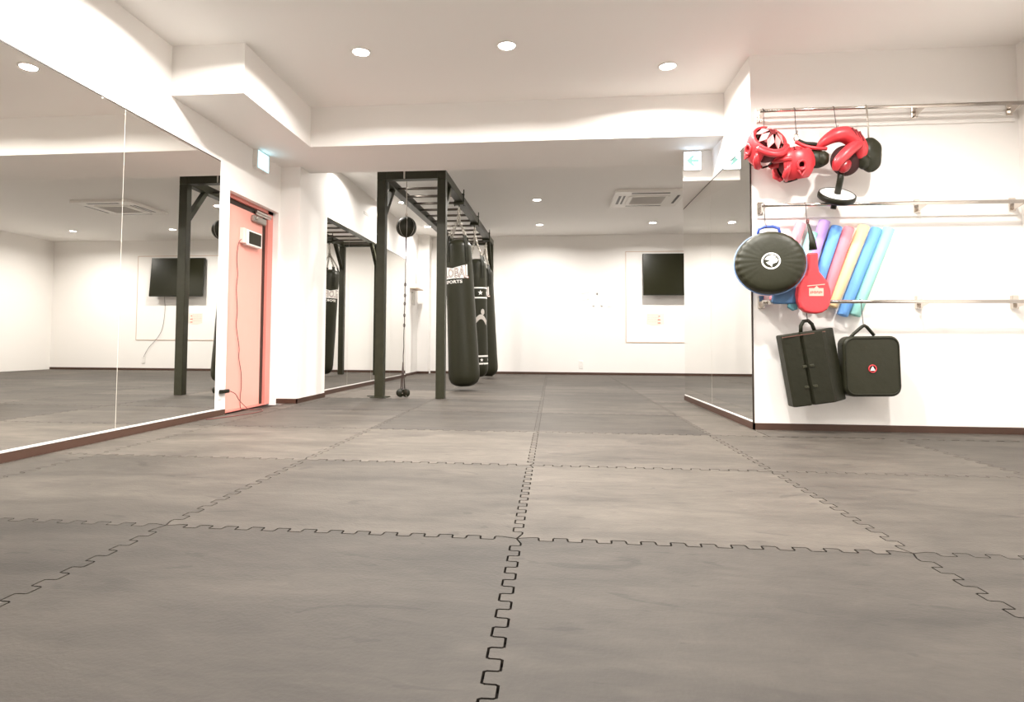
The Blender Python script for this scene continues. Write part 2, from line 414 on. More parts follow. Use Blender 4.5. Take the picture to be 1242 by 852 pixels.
# ------------------------------------------------------------------ exit signs
GREEN = emis('sign_cyan_face', (.40, .85, 1.0), 2.4, (.1, .25, .25))
SWHITE = emis('sign_white_face', (.86, .98, 1.0), 5.0, (.9, .9, .9))
PALEG = emis('pale_green_arrow', (.55, .93, .82), .85, (.08, .2, .18))
SWHITE2 = emis('sign_white_face_right', (.62, .79, 1.0), 6.5, (.9, .9, .9))
t = thing('exit_sign', 'small lit emergency exit sign with a running figure, on the left wall above the door', 'exit sign', (XL, 5.83, ZU))
MB().box(XL, XL+.05, 5.71, 5.95, 2.362, 2.548, bev=.004).build('housing', STRIP, t)
MB().box(XL+.0502, XL+.0520, 5.718, 5.942, 2.372, 2.540).build('sign_face', GREEN, t)
def fig(m, pts, x):  # polygon in y/z
    m.prism(pts, 'x', x, x+.001)
m = MB(); x = XL+.0522; y0, z0, k = 5.77, 2.395, .0125
def FP(*q): return [(y0+a*k, z0+b*k) for a, b in q]
fig(m, FP((0, -.8), (8, -.8), (8, 10.4), (0, 10.4), (0, 9.8), (7.4, 9.8), (7.4, -.2), (0, -.2)), x)
m2 = MB()
fig(m2, FP((4.6, 8.2), (5.3, 8.2), (5.7, 8.8), (5.3, 9.4), (4.6, 9.4), (4.2, 8.8)), x)
fig(m2, FP((2.2, 6.9), (4.2, 8), (5.2, 7.6), (6.6, 6.2), (6.3, 5.8), (5, 6.8), (4.6, 5), (5.9, 3.8), (5.6, 1.6), (5, 1.7), (5.1, 3.3), (3.8, 4.2), (2.4, 2.4), (.8, 2.0), (.7, 2.6), (2, 3), (3.3, 4.8), (3.4, 6.7), (2.5, 6.2)), x)
m.build('doorway_pictogram', SWHITE, t); m2.build('running_figure', SWHITE, t)
MB().tube([(XL+.02, 5.69, 2.385), (XL+.02, 5.71, 2.385)], .008, 10).build('test_button', STRIP, t)
t = thing('exit_sign', 'bright white exit sign with a pale green left arrow, above the right mirror', 'exit sign', (1.36, 6.13, ZU))
MB().box(1.277, 1.44, 6.10, 6.138, 2.349, 2.532, bev=.004).build('housing', STRIP, t)
MB().box(1.280, 1.437, 6.0985, 6.0998, 2.353, 2.528).build('sign_face', SWHITE2, t)
ax_, az_ = 1.303, 2.442
arrow = [(-.006, 0), (.050, .052), (.078, .052), (.050, .014), (.116, .014), (.116, -.014), (.050, -.014), (.078, -.052), (.050, -.052)]
MB().prism([(ax_+a, az_+b) for a, b in arrow], 'y', 6.0970, 6.0984).build('arrow', PALEG, t)
# light the two signs give off
def area(name, loc, size, power, col, rot=(0, 0, 0), shape='DISK', sy=None, spread=None):
    l = bpy.data.lights.new(name, 'AREA'); l.shape = shape; l.size = size
    if sy: l.size_y = sy
    l.energy = power; l.color = col
    if spread: l.spread = spread
    o = bpy.data.objects.new(name, l); o.location = loc; o.rotation_euler = rot; COL.objects.link(o); return o
#area('exit_sign_glow', (1.36, 6.085, 2.44), .15, .55, (.55, .72, 1), (-PI/2, 0, 0), 'RECTANGLE', .17)
#area('exit_sign_glow', (XL+.06, 5.83, 2.455), .22, .45, (.45, .8, 1), (0, -PI/2, 0), 'RECTANGLE', .16)

# ------------------------------------------------------------------ ceiling downlights
LAMPE = emis('lamp_diffuser', (1, .94, .86), 30, (.9, .9, .9))
def downlight(x, y, label, group):
    t = thing('ceiling_downlight', label, 'ceiling light', (x, y, H), group=group)
    m = MB(); m.lathe([(.066, 0), (.076, -.0005), (.078, -.006), (.068, -.009), (.064, -.004), (.062, -.001)], n=32); m.build('trim_ring', STRIP, t, local=True)
    m = MB(); m.lathe([(0, -.003), (.063, -.003), (.063, -.0005), (0, -.0005)], n=32); m.build('diffuser', LAMPE, t, local=True)
    return t
back = [(-.25, 7.7), (-.25, 9.75), (-.25, 11.82), (1.88, 11.78), (-2.43, 7.75), (-2.43, 9.75), (-2.45, 11.85), (4.1, 9.75), (4.1, 11.8)]
bl = ['recessed ceiling downlight just behind the dropped beam, middle', 'round recessed ceiling downlight nearer the beam, right of the monkey bars', 'round recessed ceiling downlight nearer the back wall, right of the monkey bars', 'round recessed ceiling downlight between the air conditioner and the back wall',
      'recessed ceiling downlight behind the white column, near the beam', 'recessed ceiling downlight left of the monkey bars, middle', 'recessed ceiling downlight left of the monkey bars, near the back corner', 'recessed ceiling downlight far right of the air conditioner, near row', 'recessed ceiling downlight far right, near the back wall']
front = [(-1.50, 4.62), (-.35, 4.62), (.942, 5.09), (-2.25, 3.67), (-.35, 3.5), (.94, 3.5), (2.3, 3.3), (-2.0, 2.0), (-.35, 1.9), (.94, 1.9), (2.3, 1.6), (-1.6, .2), (.3, .2), (2.2, .2), (-1.2, -1.4), (1.4, -1.4)]
fl = ['left of three before the dropped beam', 'middle of three before the dropped beam', 'right of three before the dropped beam, near the gear wall', 'beside the left wall in front of the side beam', 'second row back from the beam, middle', 'second row back from the beam, right', 'above the gear wall bay',
      'third row back, left', 'third row back, middle', 'third row back, right', 'third row back, far right', 'fourth row back, left', 'fourth row back, middle', 'fourth row back, right', 'above and behind the camera, left', 'above and behind the camera, right']
PB, PF = 58., 70.
bpow = {4: .7, 5: .6, 6: .7}
fpow = {0: 1, 1: 1, 2: .9, 3: .9, 7: .5, 8: .4, 9: .45, 10: .5, 11: .3, 12: .25, 13: .3, 14: .25, 15: .25}
for i, (x, y) in enumerate(back):
    downlight(x, y, bl[i], 'downlights of the back room')
    area('downlight_beam', (x, y, H-.012), .12, PB*bpow.get(i, 1), (1, .955, .90), spread=math.radians(160))
for i, (x, y) in enumerate(front):
    downlight(x, y, 'round recessed ceiling downlight, ' + fl[i], 'downlights of the front room')
    area('downlight_beam', (x, y, H-.012), .12, PF*fpow.get(i, 1), (1, .955, .90), spread=math.radians(160))

# ------------------------------------------------------------------ monkey bar rig
RY, RL = 7.11, 5.08
RA = math.radians(-.95)
rig = thing('monkey_bars', 'tall charcoal steel monkey bar frame with rungs, hung with punch bags', 'monkey bars', (-1.254, RY, 0), (0, 0, RA))
W = .838
for x in (-W, -.104):
    for y, nm_ in ((0, 0), (RL-.104, 1)):
        MB().box(x, x+.104, y, y+.104, 0, 2.60, bev=.006).build('post', RIG, rig, local=True)
for x in (-W, -.104):
    MB().box(x, x+.104, 0.0, RL, 2.60, 2.70, bev=.005).build('side_beam', RIG, rig, local=True)
for y in (0, RL-.104):
    MB().box(-W+.1035, -.1035, y, y+.104, 2.602, 2.698, bev=.005).build('cross_beam', RIG, rig, local=True)
def brace(x, ya, za, yb, zb):
    w = .032; d = Vector((0, yb-ya, zb-za)).normalized(); n = Vector((0, -d.z, d.y))*w
    a, b = Vector((0, ya, za)), Vector((0, yb, zb))
    m = MB(); m.prism([((a-n).y, (a-n).z), ((b-n).y, (b-n).z), ((b+n).y, (b+n).z), ((a+n).y, (a+n).z)], 'x', x+.022, x+.082)
    return m.build('brace', RIG, rig, local=True)
for x in (-W, -.104):
    brace(x, .09, 2.16, .50, 2.62); brace(x, RL-.09, 2.16, RL-.50, 2.62)
nr = 12
for i in range(nr):
    y = .16+.425*i
    MB().tube([(-W+.10, y, 2.635), (-.10, y, 2.635)], .018, 12).build('rung', RUNG, rig, local=True)
for x in (-W, -.104):
    m = MB(); m.box(x-.045, x+.149, -.03, .134, 0, .010, bev=.002)
    if x == -W: m.tube([(x-.09, .02, .018), (x+.19, .02, .018)], .006, 8)
    m.build('base_plate', RIG, rig, local=True) if x == -W else m.bm.free()
clamps = [1.25, 2.75, 4.28]
for y in clamps:
    m = MB(); m.box(-.125, .020, y-.035, y+.035, 2.560, 2.5995, bev=.004); m.box(-.125, .020, y-.03, y+.03, 2.7005, 2.715, bev=.003)
    for x in (-.115, .011):
        m.tube([(x, y, 2.545), (x, y, 2.775)], .008, 8)
    m.torus((-.052, y, 2.545), .022, .006, (1, 0, 0), 16, 6)
    m.build('hanging_clamp', RIG, rig, local=True)

# ------------------------------------------------------------------ punch bags
def text_mesh(txt, size, bold=.0):
    cu = bpy.data.curves.new('t', 'FONT'); cu.body = txt; cu.size = size; cu.align_x = 'CENTER'; cu.align_y = 'CENTER'
    cu.offset = bold; cu.resolution_u = 3
    o = bpy.data.objects.new('t', cu); COL.objects.link(o)
    dg = bpy.context.evaluated_depsgraph_get(); me = bpy.data.meshes.new_from_object(o.evaluated_get(dg))
    vs = [tuple(v.co[:2]) for v in me.vertices]; fs = [tuple(p.vertices) for p in me.polygons]
    bpy.data.objects.remove(o); bpy.data.curves.remove(cu); bpy.data.meshes.remove(me)
    return vs, fs
def bagR(prof, z):
    for (r0, z0), (r1, z1) in zip(prof, prof[1:]):
        if z0 <= z <= z1 and z1 > z0: return r0+(r1-r0)*(z-z0)/(z1-z0)
    return prof[-1][0]
def wrap(m, vs, fs, R, az, zc, off, mi=0, sx=1., arch=0.):
    base = [m.bm.verts.new((0, 0, 0)) for _ in vs]
    for v, (u, w) in zip(base, vs):
        z = zc+w*(1+arch*abs(u)); r = R(z)+off; a = az+u*sx/r
        v.co = (r*math.cos(a), r*math.sin(a), z)
    for f in fs:
        try: m.bm.faces.new([base[i] for i in f]).material_index = mi
        except ValueError: pass
def rectgrid(u0, u1, v0, v1, nu=10, nv=1, f=None):
    vs = [(u0+(u1-u0)*i/nu, (v0+(v1-v0)*j/nv)) for j in range(nv+1) for i in range(nu+1)]
    if f: vs = [f(u, v) for u, v in vs]
    fs = [(j*(nu+1)+i, j*(nu+1)+i+1, (j+1)*(nu+1)+i+1, (j+1)*(nu+1)+i) for j in range(nv) for i in range(nu)]
    return vs, fs
def chain(m, a, b, link=.042, r=.0058):
    a, b = Vector(a), Vector(b); L = (b-a).length; n = max(2, round(L/(link*.72))); d = (b-a).normalized()
    s = d.cross(Vector((1, .3, .2))).normalized(); w = d.cross(s)
    for i in range(n):
        c = a+(b-a)*((i+.5)/n); p, q = (s, w) if i % 2 else (w, s)
        pts = [c+d*(link*.5*math.cos(2*PI*k/12))+p*(link*.30*math.sin(2*PI*k/12)) for k in range(12)]
        m.tube(pts, r, 5, close=True)
def bag(name, label, x, y, tilt, rt, rb, z0, z1, style, hook):
    t = thing(name, label, 'punching bag', (x, y, z0), (0, math.radians(tilt), 0), 'punch bags hung from the monkey bars')
    Lh = z1-z0
    prof = [(0, 0), (rb*.35, .004), (rb*.62, .02), (rb*.85, .055), (rb*.97, .11), (rb, .18)]
    for i in range(1, 9): prof.append((rb+(rt-rb)*i/8, .18+(Lh-.30)*i/8))
    prof += [(rt*.97, Lh-.09), (rt*.80, Lh-.045), (rt*.5, Lh-.02), (0, Lh-.012)]
    MB().lathe(prof, n=48, wob=lambda a, z: .0025*math.sin(7*a+9*z)*math.sin(5*z+1.3*a)).build('body', VINYL, t, local=True)
    R = lambda z: bagR(prof[:14], z)
    hk = Vector(hook)-Vector((x, y, z0)); hk = Euler((0, math.radians(tilt), 0)).to_matrix().inverted() @ hk
    ring = Vector((0, 0, Lh)).lerp(hk, .62)
    m = MB()
    for k in range(4):
        a = PI/4+k*PI/2; c, s_ = math.cos(a), math.sin(a)
        w = .028; tn = Vector((-s_, c, 0))*w
        for j in range(2):
            pass
        p = [Vector((R(Lh-.34)*c, R(Lh-.34)*s_, Lh-.34)), Vector(((rt+.006)*c, (rt+.006)*s_, Lh-.14)), Vector(((rt*.93+.006)*c, (rt*.93+.006)*s_, Lh-.055)), Vector((rt*.80*c, rt*.80*s_, Lh+.03))]
        pr = [m.bm.verts.new(q+tn) for q in p]; ql = [m.bm.verts.new(q-tn) for q in p]
        od = Vector((c, s_, .3))*.006
        pr2 = [m.bm.verts.new(q+tn+od) for q in p]; ql2 = [m.bm.verts.new(q-tn+od) for q in p]
        for i in range(3):
            for A, B in ((pr, ql), (ql, ql2), (ql2, pr2), (pr2, pr)): m.bm.faces.new((A[i], A[i+1], B[i+1], B[i]))
        m.bm.faces.new((pr[3], ql[3], ql2[3], pr2[3])); m.bm.faces.new((pr[0], ql[0], ql2[0], pr2[0]))
    m.build('strap', VINYLM, t, local=True)
    m = MB()
    for k in range(4):
        a = PI/4+k*PI/2; e = Vector((rt*.80*math.cos(a), rt*.80*math.sin(a), Lh+.03))
        m.torus(e, .018, .004, (math.sin(a), -math.cos(a), 0), 12, 5)
        chain(m, e+Vector((0, 0, .012)), ring)
    m.torus(ring, .024, .006, (0, 1, 0), 16, 6)
    chain(m, ring+Vector((0, 0, .01)), hk, .06, .009)
    m.build('chain', CHAIN, t, local=True)
    if style == 'global':
        az = {0: math.radians(-112), 1: math.radians(-122)}[0 if name == 'punching_bag' and y < 9 else 1]
        zc = Lh-.50
        m = MB()
        top = lambda u: .072+.045*abs(u)/.20
        vs, fs = rectgrid(-.215, .215, -.068, 1, 14, 2, lambda u, v: (u, -.068+(top(u)+.068)*max(0, (v+.068)/1.068)))
        wrap(m, vs, fs, R, az, zc, .0022); m.build('logo_patch', WHITE, t, local=True)
        # letters, taller towards the ends
        m = MB(); vs, fs = text_mesh('GLOBAL', .155, .004)
        vs = [(u*.80, v*(1+.55*(abs(u)/.22)**1.3)) for u, v in vs]; vs = [(u, v*1.0+.012*abs(u)/.2) for u, v in vs]
        wrap(m, vs, fs, R, az, zc, .0036); o = m.build('logo_lettering', mat('brown_lettering', (.16, .06, .045), .5), t, local=True)
        m = MB(); vs, fs = text_mesh('GLOBAL', .155, -.0032)
        vs = [(u*.80, v*(1+.55*(abs(u)/.22)**1.3)) for u, v in vs]; vs = [(u, v+.012*abs(u)/.2) for u, v in vs]
        wrap(m, vs, fs, R, az, zc, .0046); m.build('logo_lettering', WHITE, t, local=True)
        m = MB(); vs, fs = text_mesh('SPORTS', .058, .0016); wrap(m, [(u*1.35, v) for u, v in vs], fs, R, az, zc-.115, .003)
        m.build('logo_lettering', WHITE, t, local=True)
    else:
        m = MB()
        for zz, hh in ((Lh-.50, .022), (Lh-.66, .022), (.34, .026), (.22, .026)):
            wrap(m, *rectgrid(-PI*(rb), PI*(rb), -hh/2, hh/2, 40, 1), R, 0, zz, .002)
        m.build('white_band', WHITE, t, local=True)
        az = math.radians(-62); m = MB()
        def star(u, v, r):
            return [(u+(r if i % 2 == 0 else r*.42)*math.sin(PI*i/5), v+(r if i % 2 == 0 else r*.42)*math.cos(PI*i/5)) for i in range(10)], [tuple(range(10))]
        for q in (-.17, 0, .17): wrap(m, *star(q, 0, .045), R, az, Lh-.58, .002)
        for q in (-.17, 0, .17): wrap(m, *star(q, 0, .032), R, az, .28, .002)
        m.build('star', WHITE, t, local=True)
        m = MB()
        arc = [(-.12+.24*i/12, .10*math.sin(PI*i/12)+.02) for i in range(13)]
        arc2 = [(u*.86, v-.075) for u, v in arc][::-1]
        wrap(m, arc+arc2, [(i, i+1, 24-i, 25-i) for i in range(12)], R, az, Lh-1.05, .002)
        head = [(.035+.034*math.cos(2*PI*i/12), .16+.05*math.sin(2*PI*i/12)) for i in range(12)]
        wrap(m, head, [tuple(range(12))], R, az, Lh-1.05, .0025)
        m.build('boxer_print', GREYPR, t, local=True)
    return t
c1 = rootM(rig) @ Vector((-.052, clamps[0], 2.53)); c2 = rootM(rig) @ Vector((-.052, clamps[1], 2.53)); c3 = rootM(rig) @ Vector((-.052, clamps[2], 2.53))
bag('punching_bag', 'long black punch bag with a white block-letter logo, nearest of the three under the bars', -1.200, 8.42, -3.0, .180, .215, .055, 2.10, 'global', c1)
bag('punching_bag', 'black punch bag with white bands and stars, middle one under the bars', -1.19, 9.95, -1.6, .165, .155, .10, 2.04, 'bands', c2)
bag('punching_bag', 'black punch bag farthest back under the bars, half hidden by the other two', -1.175, 11.32, -3.2, .180, .185, .045, 2.06, 'global', c3)

# ------------------------------------------------------------------ double-end ball
bx, by = -1.755, 7.235
t = thing('double_end_ball', 'black leather double-end ball strung between the near crossbar and the floor', 'punching ball', (bx, by, 0))
m = MB(); m.lathe([(.122*math.sin(PI*i/20), -.126*math.cos(PI*i/20)) for i in range(21)], Matrix.Translation((bx, by, 2.045)), 32); m.build('ball', VINYLM, t)
m = MB()
for k in range(4):
    a = k*PI/4+.3; d = Vector((math.cos(a), math.sin(a), 0))
    m.tube([Vector((bx, by, 2.045))+d*.1225*math.sin(2*PI*i/36)+Vector((0, 0, .1265*math.cos(2*PI*i/36))) for i in range(36)], .0018, 5, close=True)
m.build('seam', GREYPR, t)
m = MB(); m.tube([(bx, by, 2.165), (bx, by, 2.23), (bx, by, 2.33)], .010, 8, rs=[.016, .008, .006]); m.tube([(bx, by, 2.33), (bx, by, 2.60)], .005, 8); m.torus((bx, by, 2.20), .014, .004, (0, 1, 0), 12, 5)
m.tube([(bx, by-.13, 2.605), (bx, by-.13, 2.72)], .010, 8)
m.build('upper_cord', GREYPR, t)
m = MB(); z = 1.925
m.tube([(bx, by, 1.925), (bx, by, 1.82), (bx-.005, by, 1.7)], .01, 8, rs=[.014, .010, .005])
pts = [(bx-.012*(1.7-zz)/1.7*2+.003*math.sin(zz*23), by, zz) for zz in [1.7-i*.1 for i in range(17)]]
m.tube(pts, .0055, 6)
for zz in (1.35, 1.22, 1.12, .98, .86): m.torus((bx-.012*(1.7-zz)/1.7*2, by, zz), .011, .004, (0, 1, 0), 10, 5, sy=1.8)
m.tube([(bx-.022, by, .42), (bx-.045, by+.005, .10)], .006, 6); m.tube([(bx-.022, by, .42), (bx+.002, by+.005, .10)], .006, 6)
m.build('lower_cord', CABLE, t)
t2 = thing('floor_anchor', 'pair of small dark weight discs anchoring the ball cord to the floor', 'weight', (bx-.02, by, 0))
m = MB()
for q, a in ((-.05, .5), (.02, -.3)):
    Mx = Matrix.Translation((bx+q, by, .055)) @ Euler((PI/2, .3, a)).to_matrix().to_4x4()
    m.lathe([(0, -.018), (.045, -.018), (.05, -.01), (.05, .01), (.045, .018), (0, .018)], Mx, 20)
m.build('weight_disc', BLACK, t2)
MB().tube([(bx-.10, by-.01, .03), (bx-.05, by, .05), (bx+.02, by, .05), (bx+.03, by-.02, .012)], .009, 8).build('clip', CHAIN, t2)

# ------------------------------------------------------------------ air conditioner cassette
t = thing('ceiling_air_conditioner', 'square white ceiling cassette air conditioner with a grey centre grille', 'air conditioner', (1.47, 9.72, H))
x0, x1, y0, y1 = .93, 1.99, 9.17, 10.22; zb = H-.045
m = MB(); m.prism([(x0+.03, y0), (x1-.03, y0), (x1, y0+.03), (x1, y1-.03), (x1-.03, y1), (x0+.03, y1), (x0, y1-.03), (x0, y0+.03)], 'z', zb, H-.0005, bev=.01); m.build('panel', ACW, t)
m = MB(); m.prism([(x0+.27, y0+.24), (x1-.27, y0+.24), (x1-.22, y0+.29), (x1-.22, y1-.29), (x1-.27, y1-.24), (x0+.27, y1-.24), (x0+.22, y1-.29), (x0+.22, y0+.29)], 'z', zb-.012, zb+.002, bev=.006); m.build('grille_frame', ACW, t)
m = MB()
for i in range(24):
    yy = y0+.30+i*(y1-y0-.60)/23; m.box(x0+.29, x1-.29, yy-.005, yy+.005, zb-.016, zb-.010)
m.box(x0+.28, x1-.28, y0+.29, y1-.29, zb-.0125, zb-.0118)
m.build('grille', GRILLE, t)
for a in ((x0+.25, x1-.25, y0+.075, y0+.135), (x0+.25, x1-.25, y1-.125, y1-.085), (x0+.075, x0+.115, y0+.25, y1-.25), (x1-.115, x1-.075, y0+.25, y1-.25)):
    MB().box(*a, zb-.0015, zb+.004).build('air_slot', DTRIM, t)
for a in ((x0+.145, x0+.175, y0+.25, y1-.25),): MB().box(*a, zb-.0015, zb+.004).build('air_slot', DTRIM, t)

# ------------------------------------------------------------------ back wall items
t = thing('wall_panel', 'large flush white board outlined with thin tan trim behind the television', 'wall panel', (2.52, YB, .67))
MB().box(1.53, 3.51, YB-.006, YB, .69, 2.57).build('board', WALL, t)
m = MB()
for a in ((1.518, 3.522, .676, .69), (1.518, 3.522, 2.57, 2.584)): m.box(a[0], a[1], YB-.010, YB, a[2], a[3])
for a in ((1.518, 1.53), (3.51, 3.522)): m.box(a[0], a[1], YB-.010, YB, .69, 2.57)
m.build('edging', TAN, t)
t = thing('television', 'black flat television tilted down on a wall bracket on the back wall', 'television', (2.4, YB, 2.04))
TM = Matrix.Translation((2.49, 12.93, 2.085)) @ Euler((math.radians(-5), 0, 0)).to_matrix().to_4x4()
MB().box(-.63, .63, -.022, .022, -.435, .435, bev=.006, M=TM).build('casing', BLACK, t)
MB().box(-.618, .618, -.0235, -.0222, -.415, .425, M=TM).build('screen', SCREEN, t)
m = MB(); m.box(2.2, 2.62, 12.985, YB-.0065, 1.80, 2.28, bev=.004); m.box(2.30, 2.36, 12.94, 12.99, 2.02, 2.10); m.box(2.46, 2.52, 12.94, 12.99, 2.02, 2.10); m.build('bracket', GREYM, t)
wire('television_cable', [(2.82, 12.97, 1.70), (2.82, 12.99, 1.6), (2.83, YB-.018, 1.35), (2.88, YB-.018, .95), (3.0, YB-.018, .72), (3.2, YB-.018, .5), (3.31, YB-.014, .3)], .004, CABLE, 'thin television cable trailing down the back wall to an outlet, seen in the left mirror')
def outlet(x, z, label):
    t = thing('power_outlet', label, 'outlet', (x, YB, z))
    MB().box(x-.042, x+.042, YB-.010, YB, z-.08, z+.08, bev=.003).build('face_plate', STRIP, t)
    m = MB()
    for q in (-.035, .035):
        for s in (-.009, .009): m.box(x+s-.002, x+s+.002, YB-.0105, YB-.0098, z+q-.01, z+q+.01)
    m.build('socket_slots', GREYPR, t)
outlet(.592, .215, 'white wall outlet low in the middle of the back wall')
outlet(3.32, .235, 'white wall outlet at the right of the back wall, seen in the left mirror')
t = thing('notice_sheet', 'small cream notice with red print on the white board under the television', 'notice', (2.1, YB-.006, 1.05))
MB().box(1.945, 2.30, YB-.009, YB-.0062, 1.06, 1.28).build('sheet', PAPER, t)
MB().prism([(1.96, 1.06), (2.26, 1.06), (2.20, 1.035), (2.06, 1.03)], 'y', YB-.0085, YB-.0062).build('sheet_curl', PAPER, t)
m = MB()
for i in range(6):
    z = 1.255-i*.03; x = 1.965
    while x < 2.17: 
        w = random.uniform(.012, .04); m.box(x, x+w, YB-.0098, YB-.0091, z-.004, z+.004); x += w+.012
m.build('small_print', mat('pink_print', (.75, .45, .38), .6), t)
m = MB()
for z in (1.225, 1.15, 1.085):
    m.prism([(2.20+.022*math.cos(k*PI/4)*(1.6 if z < 1.2 else 1), z+.014*math.sin(k*PI/4)) for k in range(8)], 'y', YB-.0100, YB-.0091)
m.build('red_marks', REDINK, t)
# faint pale lettering left of the board (three big glyphs with smaller marks above)
def glyph(name, strokes, x, z):
    m = MB()
    for (a, b, w) in strokes:
        a, b = Vector(a), Vector(b); d = (b-a).normalized(); n = Vector((-d.y, d.x))*w/2
        m.prism([(x+p.x, z+p.y) for p in (a-n, b-n, b+n, a+n)], 'y', YB-.005, YB)
    return m.build(name, FAINT, LT_)
LT_ = thing('wall_lettering', 'three faint pale raised characters in the middle of the back wall', 'lettering', (.93, YB, 1.4))
glyph('character', [((.03, 0), (.05, .30), .035), ((.05, .30), (.19, .33), .035), ((.20, .33), (.19, 0), .035), ((.06, .17), (.19, .17), .03)], .56, 1.41)
glyph('character', [((.02, .02), (.10, .30), .035), ((.10, .30), (.20, .02), .035), ((0, .02), (.24, .02), .035), ((.03, .33), (.19, .33), .03)], .83, 1.41)
glyph('character', [((.03, .26), (.05, .05), .035), ((.05, .03), (.19, .03), .035), ((.19, .05), (.20, .26), .035), ((.0, .30), (.24, .34), .03)], 1.08, 1.41)
# control cabinet on the rear left wall
t = thing('wall_control_box', 'tall shallow white control box on the left wall beyond the mirrors', 'control box', (X2, 12.35, 1.5))
MB().box(X2, X2+.09, 12.15, 12.55, 1.76, 2.36, bev=.006).build('housing', ACW, t)
MB().box(X2+.0901, X2+.093, 12.20, 12.24, 1.85, 2.28).build('indicator_strip', GREYM, t)
MB().box(X2, X2+.16, 12.05, 12.62, 1.735, 1.755, bev=.003).build('ledge', TAN, t)
MB().box(X2, X2+.03, 12.22, 12.42, 1.42, 1.68, bev=.004).build('keypad', mat('pale_grey_panel', (.55, .52, .48), .5), t)
# small dark brand plate on the left wall over the rear mirrors
MBn = MB().box(X2, X2+.006, 9.0, 9.35, 2.60, 2.64); 
tag(MBn.build('wall_plate', GREYPR), 'tiny grey strip plate high on the left wall above the rear mirrors', 'plate')

# ------------------------------------------------------------------ gear wall rails
def rail(zb_, zt, z_tube, double, label, board=True, x0=1.575):
    t = thing('wall_rail', label, 'rail', (x0, YG, zb_), group='chrome rails on the gear wall')
    if board: MB().box(x0+.01, XF-.03, YG-.018, YG, zb_, zt, bev=.003).build('back_board', STRIP, t)
    for bx_ in (x0+.03, 2.75, XF-.08):
        m = MB(); m.box(bx_-.022, bx_+.022, YG-.030, YG-(.018 if board else 0), z_tube-.045, z_tube+.055, bev=.004)
        m.prism([(YG-.03, z_tube-.04), (YG-.03, z_tube+.012), (4.80, z_tube+.012), (4.80, z_tube-.008)], 'x', bx_-.006, bx_+.006)
        m.build('bracket', CHROME, t)
    MB().tube([(x0-.005, 4.80, z_tube), (XF-.02, 4.80, z_tube)], .0135, 16).build('tube', CHROME, t)
    if double: MB().tube([(x0+.02, 4.86, z_tube+.022), (XF-.02, 4.86, z_tube+.022)], .0095, 12).build('tube', CHROME, t)
    return t
rail(2.345, 2.50, 2.432, True, 'topmost chrome rail on the gear wall, holding the red headgear')
rail(1.635, 1.79, 1.705, False, 'middle chrome rail on the gear wall, above the foam noodles')
rail(.91, 1.03, .975, False, 'lowest chrome rail on the gear wall, in front of the foam noodles', board=False)
def hook(x, zt, zb_, y=4.79, r=.0028, yb_=None, label=''):
    yb_ = yb_ or y
    pts = [(x, 4.80, zt-.018)]
    pts = [(x, 4.80+.0165*math.cos(a), zt+.0165*math.sin(a)) for a in [PI*.0, PI*.25, PI*.5, PI*.75, PI]]
    pts += [(x, (4.7835+yb_)/2, (zt+zb_)/2), (x, yb_, zb_+.02), (x, yb_-.010, zb_), (x, yb_-.022, zb_+.008), (x, yb_-.024, zb_+.022)]
    o = MB().tube(pts, r, 6).build('wire_hook', CABLE)
    return tag(o, label, 'hook', 'wire hooks on the chrome rails')

# ------------------------------------------------------------------ foam noodles
def noodle(xt, zt, slope, L, y, col, label, yb_=None):
    m_ = mat('foam_' + label.split()[0], col, .75, bump=.15, bscale=120)
    a = Vector((xt, y, zt)); d = Vector((-slope, ((yb_ or y)-y)/L, -1)).normalized()
    t = a+d*.045
    M = Matrix.Translation(t+d*(L)) @ Vector((0, 0, 1)).rotation_difference(-d).to_matrix().to_4x4()
    r = .040
    mb = MB(); mb.lathe([(.010, .02), (.010, 0), (r-.004, 0), (r, .005), (r, L-.005), (r-.004, L), (.010, L), (.010, L-.02)], M, 28)
    o = mb.build('foam_noodle', m_)
    return tag(o, label, 'foam noodle', 'pool noodles standing on the gear wall')
ny = 4.912
noodle(1.912, 1.630, .34, .63, ny, (.84, .27, .32), 'pink foam noodle leftmost, behind the round black pad')
noodle(2.000, 1.555, .34, .56, ny, (.33, .66, .61), 'teal foam noodle behind the red paddle strap')
noodle(2.088, 1.645, .335, .66, ny, (.48, .32, .70), 'purple foam noodle, tallest of the row')
noodle(2.174, 1.600, .335, .62, ny-.002, (.16, .40, .86), 'blue foam noodle between the purple and pink ones')
noodle(2.262, 1.590, .345, .61, ny-.004, (.86, .25, .30), 'pink foam noodle between the blue and yellow ones')
noodle(2.372, 1.60, .40, .66, ny-.004, (.90, .68, .38), 'pale yellow foam noodle right of the pink one')
noodle(2.462, 1.58, .395, .71, ny-.002, (.16, .40, .86), 'blue foam noodle right of the yellow one')
noodle(2.552, 1.58, .395, .71, ny, (.33, .68, .62), 'teal foam noodle at the right end of the row')

